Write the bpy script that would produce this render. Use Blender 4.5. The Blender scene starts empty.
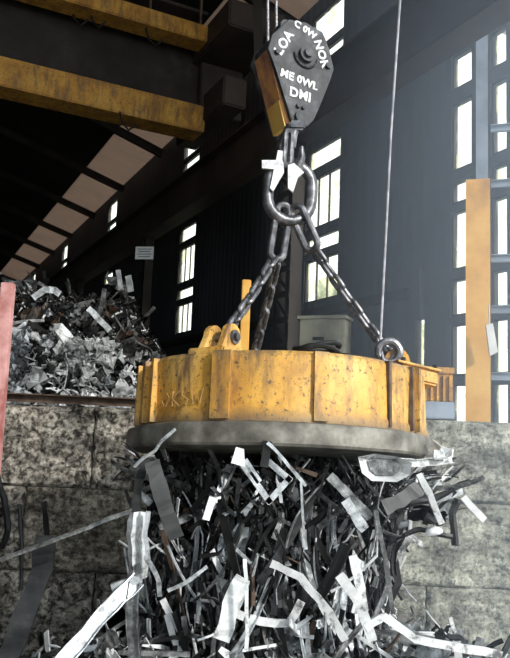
import bpy, bmesh, math, random
from mathutils import Vector, Matrix, Euler, noise
random.seed(7)
R = random.Random(11)
PI = math.pi
sc = bpy.context.scene
COL = sc.collection
D2R = math.radians

# ------------------------------------------------------------------ camera
F = 706.0
PITCH, ROLL = D2R(6.95), D2R(2.2)
CZ = 2.45
fwd = Vector((0, math.cos(PITCH), math.sin(PITCH)))
up0 = Vector((0, -math.sin(PITCH), math.cos(PITCH)))
r0 = Vector((1, 0, 0))
RT = r0 * math.cos(ROLL) + up0 * math.sin(ROLL)
UP = up0 * math.cos(ROLL) - r0 * math.sin(ROLL)
CAM = Vector((0, 0, CZ))
cd = bpy.data.cameras.new('camera'); cam = bpy.data.objects.new('camera', cd); COL.objects.link(cam)
m = Matrix.Identity(4)
for i in range(3):
    m[i][0] = RT[i]; m[i][1] = UP[i]; m[i][2] = -fwd[i]; m[i][3] = CAM[i]
cam.matrix_world = m
cd.sensor_fit = 'HORIZONTAL'; cd.sensor_width = 36; cd.lens = 36 * F / 510
cd.clip_end = 300
sc.camera = cam

def P(x, y, dep):
    """the point whose distance along the view's ground direction is dep, seen at this place of the photo"""
    d = fwd + RT * ((x - 255) / F) - UP * ((y - 329) / F)
    return CAM + d * (dep / d.y)

# building axes: u runs down the hall, w towards the window wall
A = D2R(-26.7)
u = Vector((math.sin(A), math.cos(A), 0)); w = Vector((math.cos(A), -math.sin(A), 0))
WALLD = 7.0
def W(s, d, z): return u * s + w * d + Vector((0, 0, z))

# ------------------------------------------------------------------ materials
def newmat(name):
    mt = bpy.data.materials.new(name); mt.use_nodes = True
    nt = mt.node_tree; nt.nodes.clear()
    out = nt.nodes.new('ShaderNodeOutputMaterial'); b = nt.nodes.new('ShaderNodeBsdfPrincipled')
    nt.links.new(b.outputs[0], out.inputs[0])
    return mt, nt, b, out
def ramp(nt, src, stops):
    r = nt.nodes.new('ShaderNodeValToRGB'); nt.links.new(src, r.inputs[0])
    e = r.color_ramp.elements
    while len(e) > 1: e.remove(e[-1])
    e[0].position = stops[0][0]; e[0].color = (*stops[0][1], 1)
    for p, c in stops[1:]:
        q = e.new(p); q.color = (*c, 1)
    return r
def coords(nt, kind='Object', scale=(1, 1, 1)):
    tc = nt.nodes.new('ShaderNodeTexCoord'); mp = nt.nodes.new('ShaderNodeMapping')
    mp.inputs['Scale'].default_value = scale
    nt.links.new(tc.outputs[kind], mp.inputs[0]); return mp.outputs[0]
def noisen(nt, vec, scale, detail=6, rough=.6, dist=0):
    n = nt.nodes.new('ShaderNodeTexNoise'); n.inputs['Scale'].default_value = scale
    n.inputs['Detail'].default_value = detail; n.inputs['Roughness'].default_value = rough
    n.inputs['Distortion'].default_value = dist
    nt.links.new(vec, n.inputs['Vector']); return n.outputs[0]
def mix(nt, fac, a, b, mode='MIX'):
    n = nt.nodes.new('ShaderNodeMix'); n.data_type = 'RGBA'; n.blend_type = mode
    if isinstance(fac, float): n.inputs[0].default_value = fac
    else: nt.links.new(fac, n.inputs[0])
    for i, v in ((6, a), (7, b)):
        if isinstance(v, tuple): n.inputs[i].default_value = (*v, 1)
        else: nt.links.new(v, n.inputs[i])
    return n.outputs[2]
def bump(nt, b, h, strength=.3, dist=.01):
    n = nt.nodes.new('ShaderNodeBump'); n.inputs['Strength'].default_value = strength
    n.inputs['Distance'].default_value = dist
    nt.links.new(h, n.inputs['Height']); nt.links.new(n.outputs[0], b.inputs['Normal'])
def simple(name, stops, rough=.6, metal=0., scale=4, bmp=.2, coord='Object', cs=(1, 1, 1), rnd=0., bd=.01, detail=6, nr=.6):
    mt, nt, b, out = newmat(name)
    v = coords(nt, coord, cs); n = noisen(nt, v, scale, detail, nr)
    c = ramp(nt, n, stops).outputs[0]
    if rnd:
        oi = nt.nodes.new('ShaderNodeObjectInfo')
        rr = ramp(nt, oi.outputs['Random'], [(0, (1 - rnd,) * 3), (1, (1, 1, 1))]).outputs[0]
        c = mix(nt, 1., c, rr, 'MULTIPLY')
    nt.links.new(c, b.inputs['Base Color'])
    b.inputs['Roughness'].default_value = rough; b.inputs['Metallic'].default_value = metal
    if bmp: bump(nt, b, n, bmp, bd)
    return mt

M = {}
M['galv'] = simple('pale_zinc_steel', [(.36, (.12, .125, .13)), (.47, (.5, .53, .55)), (.62, (.84, .88, .9))], .38, .4, 9, .4, rnd=.3, nr=.75, detail=8)
M['dullzinc'] = simple('dull_zinc_steel', [(.34, (.16, .17, .18)), (.46, (.44, .47, .49)), (.62, (.6, .64, .66))], .45, .3, 8, .4, nr=.75)
M['steel'] = simple('grey_mill_steel', [(.36, (.04, .04, .04)), (.5, (.2, .21, .21)), (.64, (.5, .51, .51))], .4, .5, 10, .4, rnd=.5, nr=.75, detail=8)
M['dark'] = simple('dark_oily_steel', [(.3, (.012, .012, .013)), (.55, (.035, .035, .036)), (.75, (.085, .085, .085))], .45, .4, 6, .3, rnd=.5)
M['rust'] = simple('rusty_steel', [(.3, (.04, .025, .018)), (.5, (.12, .075, .05)), (.7, (.2, .15, .11))], .75, .1, 9, .5, rnd=.4)
M['platedark'] = simple('flat_grey_plate', [(.3, (.045, .046, .047)), (.55, (.085, .086, .087)), (.75, (.13, .13, .13))], .55, .3, 4, .15)
M['chain'] = simple('worn_chain_steel', [(.3, (.05, .05, .055)), (.5, (.14, .14, .15)), (.7, (.34, .34, .36))], .38, .7, 14, .3)
M['blockgrey'] = simple('greasy_grey_paint', [(.36, (.012, .014, .016)), (.5, (.04, .044, .05)), (.66, (.11, .12, .13))], .6, .1, 7, .25)
M['chalk'] = simple('white_chalk_paint', [(.36, (.25, .25, .26)), (.46, (.8, .82, .82))], .9, 0, 34, 0)
M['whitepaint'] = simple('chipped_white_paint', [(.35, (.5, .5, .52)), (.5, (.85, .86, .88))], .5, 0, 12, .1)
M['orange'] = simple('orange_brown_casing', [(.35, (.2, .09, .06)), (.5, (.5, .24, .13)), (.62, (.75, .36, .12))], .6, .1, 6, .3)
M['rope'] = simple('wire_rope_steel', [(.4, (.12, .12, .13)), (.6, (.4, .4, .43))], .45, .6, 80, .5)
M['cable'] = simple('pale_cable_sheath', [(.4, (.25, .25, .28)), (.6, (.45, .46, .5))], .6, 0, 10, .1)
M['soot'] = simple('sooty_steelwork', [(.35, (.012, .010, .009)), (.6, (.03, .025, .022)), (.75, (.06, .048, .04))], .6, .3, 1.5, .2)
M['slate'] = simple('slate_wall_sheeting', [(.35, (.035, .042, .052)), (.55, (.05, .06, .073)), (.75, (.07, .082, .098))], .5, .2, .8, .1)
M['pink'] = simple('faded_red_post', [(.35, (.35, .12, .1)), (.6, (.7, .38, .36))], .6, 0, 3, .2)
M['cream'] = simple('cream_sheet_metal', [(.35, (.22, .22, .17)), (.6, (.42, .42, .33))], .6, 0, 2, .1)
M['bluegrey'] = simple('blue_grey_steel_paint', [(.35, (.16, .2, .26)), (.6, (.27, .33, .42))], .5, .1, 2, .1)
M['sign'] = simple('enamel_sign', [(.3, (.45, .47, .48)), (.6, (.6, .62, .63))], .5, 0, 3, 0)
M['ground'] = simple('dusty_yard_ground', [(.3, (.06, .055, .05)), (.6, (.16, .15, .135))], .95, 0, 1.2, .3, bd=.03)
M['stain'] = simple('old_paint_stain', [(.3, (.3, .15, .05)), (.6, (.42, .24, .08))], .7, 0, 20, .1)
M['zinc'] = simple('bright_crumpled_zinc', [(.36, (.16, .16, .165)), (.45, (.7, .72, .72)), (.6, (.9, .92, .92))], .35, .12, 8, .4, rnd=.3, nr=.7)
M['outside'] = simple('pale_outdoor_ground', [(.3, (.35, .34, .3)), (.6, (.5, .49, .45))], .95, 0, .3, .1)
M['roofdark'] = simple('shaded_roof_sheet', [(.3, (.010, .008, .007)), (.7, (.03, .024, .02))], .8, 0, .6, 0)  # shade of the inner roof is painted into this colour
M['beam'] = simple('brown_oxide_beam', [(.35, (.03, .022, .02)), (.6, (.07, .052, .045))], .6, .2, .8, .1)
M['columnyellow'] = simple('column_yellow_paint', [(.3, (.4, .18, .03)), (.5, (.75, .4, .07)), (.7, (.9, .58, .15))], .5, 0, 1.2, .1)
M['foliage'] = simple('foliage', [(.35, (.3, .33, .2)), (.65, (.6, .62, .42))], .8, 0, 6, .4)

# corrugated roof sheeting near the eave
def corrugated(name, c1, c2, per=.2, rough=.6, vec='u', metal=.1, bs=.6):
    mt, nt, b, out = newmat(name)
    v = coords(nt, 'Object'); n = noisen(nt, v, .7, 5)
    c = ramp(nt, n, [(.35, c1), (.65, c2)]).outputs[0]; nt.links.new(c, b.inputs['Base Color'])
    dot = nt.nodes.new('ShaderNodeVectorMath'); dot.operation = 'DOT_PRODUCT'
    nt.links.new(v, dot.inputs[0]); dot.inputs[1].default_value = tuple(u)
    mu = nt.nodes.new('ShaderNodeMath'); mu.operation = 'MULTIPLY'; mu.inputs[1].default_value = 2 * PI / per
    nt.links.new(dot.outputs['Value'], mu.inputs[0])
    si = nt.nodes.new('ShaderNodeMath'); si.operation = 'SINE'; nt.links.new(mu.outputs[0], si.inputs[0])
    bump(nt, b, si.outputs[0], bs, .03)
    b.inputs['Roughness'].default_value = rough; b.inputs['Metallic'].default_value = metal
    return mt
M['roofbrown'] = corrugated('lit_brown_roof_sheet', (.2, .155, .125), (.36, .29, .235), .35)
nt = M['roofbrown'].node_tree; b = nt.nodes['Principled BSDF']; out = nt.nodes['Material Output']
tl = nt.nodes.new('ShaderNodeBsdfTranslucent'); tl.inputs[0].default_value = (.75, .6, .5, 1)  # lets sky light through so the eave strip reads as lit
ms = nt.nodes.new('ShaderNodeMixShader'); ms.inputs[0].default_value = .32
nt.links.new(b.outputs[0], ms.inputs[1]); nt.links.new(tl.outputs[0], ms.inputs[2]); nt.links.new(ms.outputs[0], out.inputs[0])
M['slate'] = corrugated('slate_wall_sheet', (.034, .041, .052), (.055, .066, .082), .25, .6, metal=.1, bs=.18)

# magnet yellow: chipped paint, rust runs, grime band towards the shoe
def yellow(name, grime=True, base=((.42, .19, .03), (.68, .36, .06), (.8, .5, .15))):
    mt, nt, b, out = newmat(name)
    v = coords(nt); vs = coords(nt, 'Object', (1, 1, .25))
    n1 = noisen(nt, v, 2.2, 6, .6); n2 = noisen(nt, vs, 9, 8, .7); n3 = noisen(nt, v, 34, 6, .75)
    c = ramp(nt, n1, [(.3, base[0]), (.5, base[1]), (.7, base[2])]).outputs[0]
    f2 = ramp(nt, n2, [(.46, (0, 0, 0)), (.66, (1, 1, 1))]).outputs[0]
    c = mix(nt, f2, c, (.2, .11, .05))
    f3 = ramp(nt, n3, [(.55, (0, 0, 0)), (.64, (1, 1, 1))]).outputs[0]
    c = mix(nt, f3, c, (.09, .06, .04))
    if grime:
        sp = nt.nodes.new('ShaderNodeSeparateXYZ'); nt.links.new(v, sp.inputs[0])
        ad = nt.nodes.new('ShaderNodeMath'); ad.operation = 'MULTIPLY_ADD'; ad.inputs[1].default_value = .16; ad.inputs[2].default_value = -.08
        nt.links.new(n2, ad.inputs[0])
        s2 = nt.nodes.new('ShaderNodeMath'); s2.operation = 'ADD'
        nt.links.new(sp.outputs[2], s2.inputs[0]); nt.links.new(ad.outputs[0], s2.inputs[1])
        g = ramp(nt, s2.outputs[0], [(.0, (0.9, 0.9, 0.9)), (.035, (.6, .6, .6)), (.1, (0, 0, 0)), (.39, (0, 0, 0)), (.44, (.6, .6, .6))]).outputs[0]
        c = mix(nt, g, c, (.12, .10, .07))
    nt.links.new(c, b.inputs['Base Color'])
    b.inputs['Roughness'].default_value = .55; bump(nt, b, n3, .35, .006)
    return mt
M['yellow'] = yellow('worn_yellow_paint')
M['yellow2'] = yellow('worn_yellow_fittings', False)
M['craneyellow'] = yellow('crane_yellow_paint', False, ((.3, .13, .02), (.6, .3, .04), (.72, .42, .08)))
M['shoe'] = simple('scuffed_magnet_shoe', [(.3, (.07, .065, .055)), (.5, (.16, .15, .125)), (.7, (.3, .29, .25))], .6, .3, 7, .4)

# concrete
def concrete(name, a, b_, c_, sc_=6, lo=.42, hi=.58):
    mt, nt, b, out = newmat(name)
    ge = nt.nodes.new('ShaderNodeNewGeometry'); v = ge.outputs['Position']
    mp = nt.nodes.new('ShaderNodeMapping'); mp.inputs['Scale'].default_value = (.6, 1, 2.6); nt.links.new(v, mp.inputs[0]); vs = mp.outputs[0]
    n1 = noisen(nt, v, sc_, 8, .75, .4); n2 = noisen(nt, vs, 1.8, 5, .6); n3 = noisen(nt, v, 26, 6, .8)
    c = ramp(nt, n1, [(lo, a), (.5, b_), (hi, c_)]).outputs[0]
    f2 = ramp(nt, n2, [(.42, (.45, .45, .45)), (.6, (1, 1, 1))]).outputs[0]
    c = mix(nt, 1., c, f2, 'MULTIPLY')
    f3 = ramp(nt, n3, [(.4, (.2, .2, .2)), (.52, (1, 1, 1))]).outputs[0]
    c = mix(nt, .85, c, f3, 'MULTIPLY')
    oi = nt.nodes.new('ShaderNodeObjectInfo')
    rr = ramp(nt, oi.outputs['Random'], [(0, (.8, .8, .8)), (1, (1.0, 1.0, .98))]).outputs[0]
    c = mix(nt, 1., c, rr, 'MULTIPLY')
    nt.links.new(c, b.inputs['Base Color']); b.inputs['Roughness'].default_value = .92
    bump(nt, b, n3, .9, .03)
    return mt
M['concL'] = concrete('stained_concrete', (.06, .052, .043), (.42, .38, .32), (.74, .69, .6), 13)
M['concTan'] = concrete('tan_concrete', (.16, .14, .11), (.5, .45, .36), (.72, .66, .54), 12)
M['concR'] = concrete('haze_paled_concrete', (.36, .37, .31), (.56, .575, .5), (.76, .77, .7), 9, .38, .64)  # paleness from side light and haze is painted into this colour

# window glass, dusty
mt, nt, b, out = newmat('dusty_glass')
nt.nodes.remove(b)
tr = nt.nodes.new('ShaderNodeBsdfTransparent'); df = nt.nodes.new('ShaderNodeBsdfTranslucent'); ms = nt.nodes.new('ShaderNodeMixShader')
v = coords(nt, 'Object', (1, 1, .5)); n = noisen(nt, v, 3.0, 6, .6)
f = ramp(nt, n, [(.5, (0.03, 0.03, 0.03)), (.68, (.75, .75, .75))]).outputs[0]
df.inputs[0].default_value = (.8, .8, .58, 1); tr.inputs[0].default_value = (1, 1, .95, 1)
nt.links.new(f, ms.inputs[0]); nt.links.new(tr.outputs[0], ms.inputs[1]); nt.links.new(df.outputs[0], ms.inputs[2])
nt.links.new(ms.outputs[0], out.inputs[0]); M['glass'] = mt

# ------------------------------------------------------------------ object helpers
def ob(name, bm, mat, parent=None, smooth=False, loc=None, mats=None):
    bmesh.ops.recalc_face_normals(bm, faces=bm.faces[:])
    me = bpy.data.meshes.new(name); bm.to_mesh(me); bm.free()
    for mm in (mats or [mat]): me.materials.append(M[mm] if isinstance(mm, str) else mm)
    if smooth:
        for p in me.polygons: p.use_smooth = True
        me.set_sharp_from_angle(angle=D2R(32))
    o = bpy.data.objects.new(name, me); COL.objects.link(o)
    if parent: o.parent = parent
    if loc is not None: o.location = loc
    return o
def tag(o, label, cat, group=None, kind=None):
    o['label'] = label; o['category'] = cat
    if group: o['group'] = group
    if kind: o['kind'] = kind
    return o
def empty(name, loc, label, cat, group=None, rot=None):
    o = bpy.data.objects.new(name, None); COL.objects.link(o); o.location = loc
    if rot is not None: o.rotation_euler = rot
    o.empty_display_size = .1
    return tag(o, label, cat, group)
def struct(o): o['kind'] = 'structure'; return o
def box(bm, c, s, ax=None, bev=0.):
    """box centred c with full sizes s, along axes ax (3 vectors)"""
    ax = ax or (Vector((1, 0, 0)), Vector((0, 1, 0)), Vector((0, 0, 1)))
    c = Vector(c); vs = []
    for i in (-.5, .5):
        for j in (-.5, .5):
            for k in (-.5, .5):
                vs.append(bm.verts.new(c + ax[0] * (i * s[0]) + ax[1] * (j * s[1]) + ax[2] * (k * s[2])))
    fs = [bm.faces.new([vs[q] for q in f]) for f in ((0, 1, 3, 2), (4, 6, 7, 5), (0, 4, 5, 1), (2, 3, 7, 6), (0, 2, 6, 4), (1, 5, 7, 3))]
    if bev:
        es = list({e for f in fs for e in f.edges})
        bmesh.ops.bevel(bm, geom=es, offset=bev, segments=2, affect='EDGES')
def sweep(bm, pts, sec, closed=False, n0=None, twist=0., fixed=False, taper=None):
    pts = [Vector(p) for p in pts]; N = len(pts); rings = []
    def tan(i):
        if closed: return (pts[(i + 1) % N] - pts[i - 1]).normalized()
        return (pts[min(i + 1, N - 1)] - pts[max(i - 1, 0)]).normalized()
    t = tan(0)
    n = Vector(n0) if n0 is not None else t.orthogonal()
    n = (n - t * n.dot(t)).normalized()
    for i in range(N):
        t = tan(i)
        if fixed and n0 is not None: n = Vector(n0)
        n = (n - t * n.dot(t)).normalized()
        b = t.cross(n)
        a = twist * i / max(1, N - 1); ca, sa = math.cos(a), math.sin(a)
        nn = n * ca + b * sa; bb = b * ca - n * sa
        k = taper(i / (N - 1)) if taper else 1
        rings.append([bm.verts.new(pts[i] + nn * (x * k) + bb * (y * k)) for x, y in sec])
    S = len(sec)
    for i in range(N if closed else N - 1):
        a, c = rings[i], rings[(i + 1) % N]
        for j in range(S): bm.faces.new((a[j], a[(j + 1) % S], c[(j + 1) % S], c[j]))
    if not closed:
        bm.faces.new(rings[0]); bm.faces.new(rings[-1][::-1])
def circ(r, n=8): return [(r * math.cos(2 * PI * i / n), r * math.sin(2 * PI * i / n)) for i in range(n)]
def rect(wd, t): return [(-t / 2, -wd / 2), (t / 2, -wd / 2), (t / 2, wd / 2), (-t / 2, wd / 2)]
def angle_sec(wd, t): return [(0, 0), (wd, 0), (wd, t), (t, t), (t, wd), (0, wd)]
def channel_sec(wd, h, t): return [(0, -wd / 2), (h, -wd / 2), (h, -wd / 2 + t), (t, -wd / 2 + t), (t, wd / 2 - t), (h, wd / 2 - t), (h, wd / 2), (0, wd / 2)]
def isec(wd, h, t): 
    a, b_, c = wd / 2, h / 2, t / 2
    return [(-b_, -a), (-b_ + t, -a), (-b_ + t, -c), (b_ - t, -c), (b_ - t, -a), (b_, -a), (b_, a), (b_ - t, a), (b_ - t, c), (-b_ + t, c), (-b_ + t, a), (-b_, a)]
def prism(bm, poly, d):
    """poly: list of 3D points (planar), extruded by vector d"""
    a = [bm.verts.new(p) for p in poly]; b_ = [bm.verts.new(Vector(p) + Vector(d)) for p in poly]
    n = len(a); bm.faces.new(a); bm.faces.new(b_[::-1])
    for i in range(n): bm.faces.new((a[i], a[(i + 1) % n], b_[(i + 1) % n], b_[i]))
def lathe(bm, prof, n=96, a0=0, a1=2 * PI, close=False):
    full = abs(a1 - a0 - 2 * PI) < 1e-6
    cols = []
    for i in range(n if full else n + 1):
        a = a0 + (a1 - a0) * i / n
        cols.append([bm.verts.new((r * math.sin(a), -r * math.cos(a), z)) for r, z in prof])
    m_ = len(cols); K = len(prof)
    for i in range(m_ if full else m_ - 1):
        p, q = cols[i], cols[(i + 1) % m_]
        for j in range(K if close else K - 1):
            bm.faces.new((p[j], q[j], q[(j + 1) % K], p[(j + 1) % K]))
    if not full and close:
        bm.faces.new(cols[0]); bm.faces.new(cols[-1][::-1])
    if full and not close:
        if prof[0][0] > 0: bm.faces.new([c[0] for c in cols])
        if prof[-1][0] > 0: bm.faces.new([c[-1] for c in cols][::-1])
def new(): return bmesh.new()

# ------------------------------------------------------------------ setting
bm = new(); box(bm, W(15, -2.5, -.15), (64, 19, .3), (u, w, Vector((0, 0, 1))))
struct(ob('floor', bm, 'ground'))
bm = new(); box(bm, W(10, 30, -.3), (140, 110, .2), (u, w, Vector((0, 0, 1))))
struct(ob('floor_yard', bm, 'outside'))

EAVE = 10.85
def wall_grid(name, s0, s1, z0, z1, d, openings, mat, th=.12):
    ss = sorted({s0, s1, *[v for o in openings for v in o[:2]]}); zs = sorted({z0, z1, *[v for o in openings for v in o[2:]]})
    bm = new()
    solid = {}
    for i in range(len(ss) - 1):
        for j in range(len(zs) - 1):
            cs, cz = (ss[i] + ss[i + 1]) / 2, (zs[j] + zs[j + 1]) / 2
            solid[i, j] = not any(o[0] < cs < o[1] and o[2] < cz < o[3] for o in openings)
    cache = {}
    def V(i, j, k):
        if (i, j, k) not in cache: cache[i, j, k] = bm.verts.new(W(ss[i], d + k * th, zs[j]))
        return cache[i, j, k]
    for (i, j), f in solid.items():
        if not f: continue
        for k in (0, 1): bm.faces.new((V(i, j, k), V(i + 1, j, k), V(i + 1, j + 1, k), V(i, j + 1, k)))
        for di, dj, a, b_ in ((-1, 0, (i, j), (i, j + 1)), (1, 0, (i + 1, j), (i + 1, j + 1)), (0, -1, (i, j), (i + 1, j)), (0, 1, (i, j + 1), (i + 1, j + 1))):
            if not solid.get((i + di, j + dj), False):
                bm.faces.new((V(*a, 0), V(*b_, 0), V(*b_, 1), V(*a, 1)))
    return ob(name, bm, mat)
ROWS = [(9.85, 10.6), (9.25, 9.75), (7.3, 7.75), (6.1, 7.15), (5.62, 5.95), (4.65, 5.5)]
wins = []
for k, sx in enumerate((11.25, 18.4, 26.8, 35.6, 44.6)):
    wins.append([(sx - .6, sx + .6, a, b_) for a, b_ in ROWS])
near = [(p_, q_, a, b_) for p_, q_ in ((7.27, 7.7), (6.62, 6.92)) for a, b_ in [(7.35, 7.9), (6.1, 7.15), (5.6, 5.95), (4.62, 5.5), (3.95, 4.5), (3.1, 3.85), (2.4, 3.0)]]
wins.insert(0, near)
slit = [(8.3, 8.38, 4.0, 4.8), (8.26, 8.46, 2.7, 4.0)]
allo = [o for ww in wins for o in ww] + slit
struct(wall_grid('wall_right', 6.3, 50, 0, EAVE + .05, WALLD, allo, 'slate'))
for n_, ww in enumerate(wins + [slit]):
    e = bpy.data.objects.new('window_%d' % (n_ + 1), None); COL.objects.link(e); e['kind'] = 'structure'
    s_mid = (ww[0][0] + ww[0][1]) / 2
    e.location = W(s_mid, WALLD, ww[-1][2]); off = -e.location
    fb = new(); gb = new()
    for (a, b_, z0, z1) in ww:
        t = .008 if n_ == 6 else .035
        for (p, q, r_, s_) in ((a, a + t, z0, z1), (b_ - t, b_, z0, z1), (a + t, b_ - t, z0, z0 + t), (a + t, b_ - t, z1 - t, z1)):
            box(fb, W((p + q) / 2, WALLD + .06, (r_ + s_) / 2) + off, (q - p, .08, s_ - r_), (u, w, Vector((0, 0, 1))))
        if n_ in (1, 2, 3) and z1 - z0 > .8:
            for q in (.36, .68):
                box(fb, W(a + (b_ - a) * q, WALLD + .06, (z0 + z1) / 2) + off, (.02, .04, z1 - z0 - .07), (u, w, Vector((0, 0, 1))))
        box(gb, W((a + b_) / 2, WALLD + .07, (z0 + z1) / 2) + off, (b_ - a - .07, .008, z1 - z0 - .07), (u, w, Vector((0, 0, 1))))
    ob('window_frame', fb, 'soot', e); ob('pane', gb, 'glass', e)

# left wall, end wall
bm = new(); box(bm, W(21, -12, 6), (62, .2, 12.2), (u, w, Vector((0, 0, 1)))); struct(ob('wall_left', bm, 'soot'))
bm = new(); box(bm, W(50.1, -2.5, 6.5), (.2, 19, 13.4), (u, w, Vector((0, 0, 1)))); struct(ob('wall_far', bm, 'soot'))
# roof: brown strip for the lit eave, shade further in painted as near-black sheets
def slab(bm, a, b_, c, d, th=.06):
    prism(bm, [a, b_, c, d], (0, 0, th))
SL = .30
def zr(d): return EAVE + (WALLD + .3 - d) * SL
RS0 = -4.
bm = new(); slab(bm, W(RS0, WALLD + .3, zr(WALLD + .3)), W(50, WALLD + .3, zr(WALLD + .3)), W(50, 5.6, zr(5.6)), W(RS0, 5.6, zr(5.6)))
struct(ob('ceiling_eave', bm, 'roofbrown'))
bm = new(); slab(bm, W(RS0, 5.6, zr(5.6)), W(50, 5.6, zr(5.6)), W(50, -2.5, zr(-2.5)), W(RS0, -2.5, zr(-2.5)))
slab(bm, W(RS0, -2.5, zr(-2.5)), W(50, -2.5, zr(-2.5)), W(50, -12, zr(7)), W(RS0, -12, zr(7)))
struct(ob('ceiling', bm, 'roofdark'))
# rafters under the roof: each a beam of its own
first = None
Z1 = Vector((0, 0, 1))
raf = []
for k in range(9):
    s_ = 8.0 + 4.3 * k
    bm = new()
    a, c = W(0, WALLD - .05, zr(WALLD) - .3), W(0, -2.3, zr(-2.3) - .3)
    sweep(bm, [a, c], isec(.12, .26, .02), n0=Z1)
    o = ob('trim_%d' % (k + 1), bm, 'soot'); o.location = u * s_; struct(o)

# columns along the window wall (carry the crane beam)
def I_col(name, base, h, wd, dp, mat, ax, label, group=None, cat='column', parts=()):
    e = empty(name, base, label, cat, group)
    bm = new(); sweep(bm, [(0, 0, 0), (0, 0, h)], isec(wd, dp, .03), n0=ax, fixed=True)
    ob('post', bm, mat, e); return e
RD = 5.55
for k, (s_, lab) in enumerate(((9.9, 'dark steel column behind the left and rear lifting chains'),
                        (17.5, 'dark steel column behind the scrap heap, with the small white sign on it'),
                        (25.2, 'farthest dark steel column rising behind the scrap heap'))):
    e = empty('steel_column', W(s_, RD, 0), lab, 'column')
    wd = .5 if k == 0 else .42
    for q in (-1, 1):
        bm = new(); sweep(bm, [w * 0 + u * (q * wd * .5), u * (q * wd * .5) + Z1 * 6.93], channel_sec(.22, .07, .012), n0=-u * q, fixed=True)
        ob('upright', bm, 'soot', e)
    bm = new()
    z = .2
    while z < 6.3:
        box(bm, Z1 * z - w * .115, (wd, .012, .1), (u, w, Z1))
        sweep(bm, [u * (-wd / 2) - w * .115 + Z1 * z, u * (wd / 2) - w * .115 + Z1 * (z + .42)], rect(.06, .01), n0=w)
        z += .42
    ob('lacing', bm, 'soot', e)
# crane runway beam
e = empty('runway_beam', W(0, RD, 6.93), 'long brown crane runway beam running down the hall past the windows', 'beam')
bm = new(); sweep(bm, [u * 4 + Z1 * .45, u * 45 + Z1 * .45], isec(.4, .9, .04), n0=Z1); ob('girder', bm, 'beam', e)
bm = new(); sweep(bm, [u * 4 + Z1 * .97, u * 45 + Z1 * .97], isec(.09, .12, .02), n0=Z1); ob('rail', bm, 'soot', e)
# second wall girt (dark horizontal rail on the wall under windows)
for z_, lab in ((4.42, 'dark horizontal wall rail just under the tall windows'), (2.9, 'lowest dark horizontal wall rail behind the yellow magnet')):
    bm = new(); sweep(bm, [W(8.6, WALLD - .1, 0), W(44, WALLD - .1, 0)], channel_sec(.16, .1, .01), n0=w)
    o = ob('wall_rail', bm, 'soot', loc=Z1 * z_); tag(o, lab, 'rail')

# yellow column at right with grey upper part, and blue-grey girts beside it
cb = P(478, 420, 8.95); cb.z = 0
e = empty('steel_column', cb, 'yellow-painted steel column with grey upper part at the right window', 'column')
ax = (Vector((math.cos(D2R(18)), -math.sin(D2R(18)), 0)), Vector((math.sin(D2R(18)), math.cos(D2R(18)), 0)), Z1)
bm = new(); sweep(bm, [(0, 0, 0), (0, 0, 5.6)], isec(.3, .22, .02), n0=ax[1], fixed=True)
box(bm, (0, 0, 2.8), (.285, .05, 5.55), ax)
ob('lower_post', bm, 'columnyellow', e)
bm = new(); sweep(bm, [ax[0] * .05 + Z1 * 5.6, ax[0] * .05 + Z1 * 10.2], isec(.15, .18, .02), n0=ax[1], fixed=True); ob('upper_post', bm, 'bluegrey', e)
for i, z_ in enumerate((3.05, 3.9, 4.56, 5.55, 6.3)):
    lab = ['lowest', 'second lowest', 'middle', 'second highest', 'highest'][i] + ' of the pale horizontal rails right of the yellow column'
    bm = new(); sweep(bm, [cb + ax[0] * .16 + Z1 * z_, cb + ax[0] * 1.2 + Z1 * z_], channel_sec(.1, .05, .01), n0=(0, -1, 0))
    tag(ob('cross_rail', bm, 'bluegrey'), lab, 'rail')
# hanging plate on it
bm = new(); a = P(487, 322, 8.6); 
pp = [P(486, 325, 8.6), P(493, 323, 8.6), P(498, 352, 8.6), P(490, 356, 8.6)]
prism(bm, pp, (0, .03, 0)); sweep(bm, [P(489, 304, 8.62), P(489, 326, 8.62)], circ(.008), n0=(1, 0, 0))
tag(ob('hanging_plate', bm, 'sign'), 'small pale metal plate hanging right of the yellow column', 'plate')

# sign on the column in the back
c = P(144.5, 253, 13.6); e = empty('wall_sign', c, 'small white rectangular sign in the dark hall above the scrap heap', 'sign')
bm = new(); box(bm, (0, 0, 0), (.36, .02, .25), (RT, Vector((0, 1, 0)), Z1)); ob('sign_board', bm, 'sign', e)
bm = new()
for k in range(4): box(bm, Vector((0, -.014, .075 - k * .05)), (.28 - .05 * (k % 2), .004, .014), (RT, Vector((0, 1, 0)), Z1))
ob('sign_lettering', bm, 'blockgrey', e)
bm = new(); sweep(bm, [Vector((0, .03, .12)), W(17.3, RD - .15, c.z) - c + Z1 * .12], rect(.05, .02), n0=Z1); ob('bracket', bm, 'soot', e)

# ------------------------------------------------------------------ overhead crane (left top)
RX = Vector((0, 0, 0))
rng_ = 14.4
e = empty('overhead_crane', W(13.2, RD, 7.6), 'yellow overhead crane bridge crossing the dark hall at upper left', 'crane')
def line_to(x0, y0, x1, y1, dep_at_x1):
    """girder points along -w from the runway end"""
    return P(x1, y1, dep_at_x1)
eo = e.location
aR = P(200, 118, 14.2)          # right end of the lower girder, mid height
bR = P(205, 40, 13.6)
L_ = 14.5
def girder(name, c, wd, h, mat, L=L_, ext=0.):
    bm = new(); mid = c - w * (L / 2 - ext) - eo
    box(bm, mid, (L, wd, h), (w, u, Z1), .02)
    return ob(name, bm, mat, e)
girder('lower_girder', aR - Z1 * .14, .6, .56, 'craneyellow')
girder('upper_girder', bR, .5, .34, 'craneyellow')
girder('shaded_web_plate', (aR + bR) / 2 + u * .25, .05, (bR.z - aR.z) , 'soot')  # near-black colour paints the shade on the girder side
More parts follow.
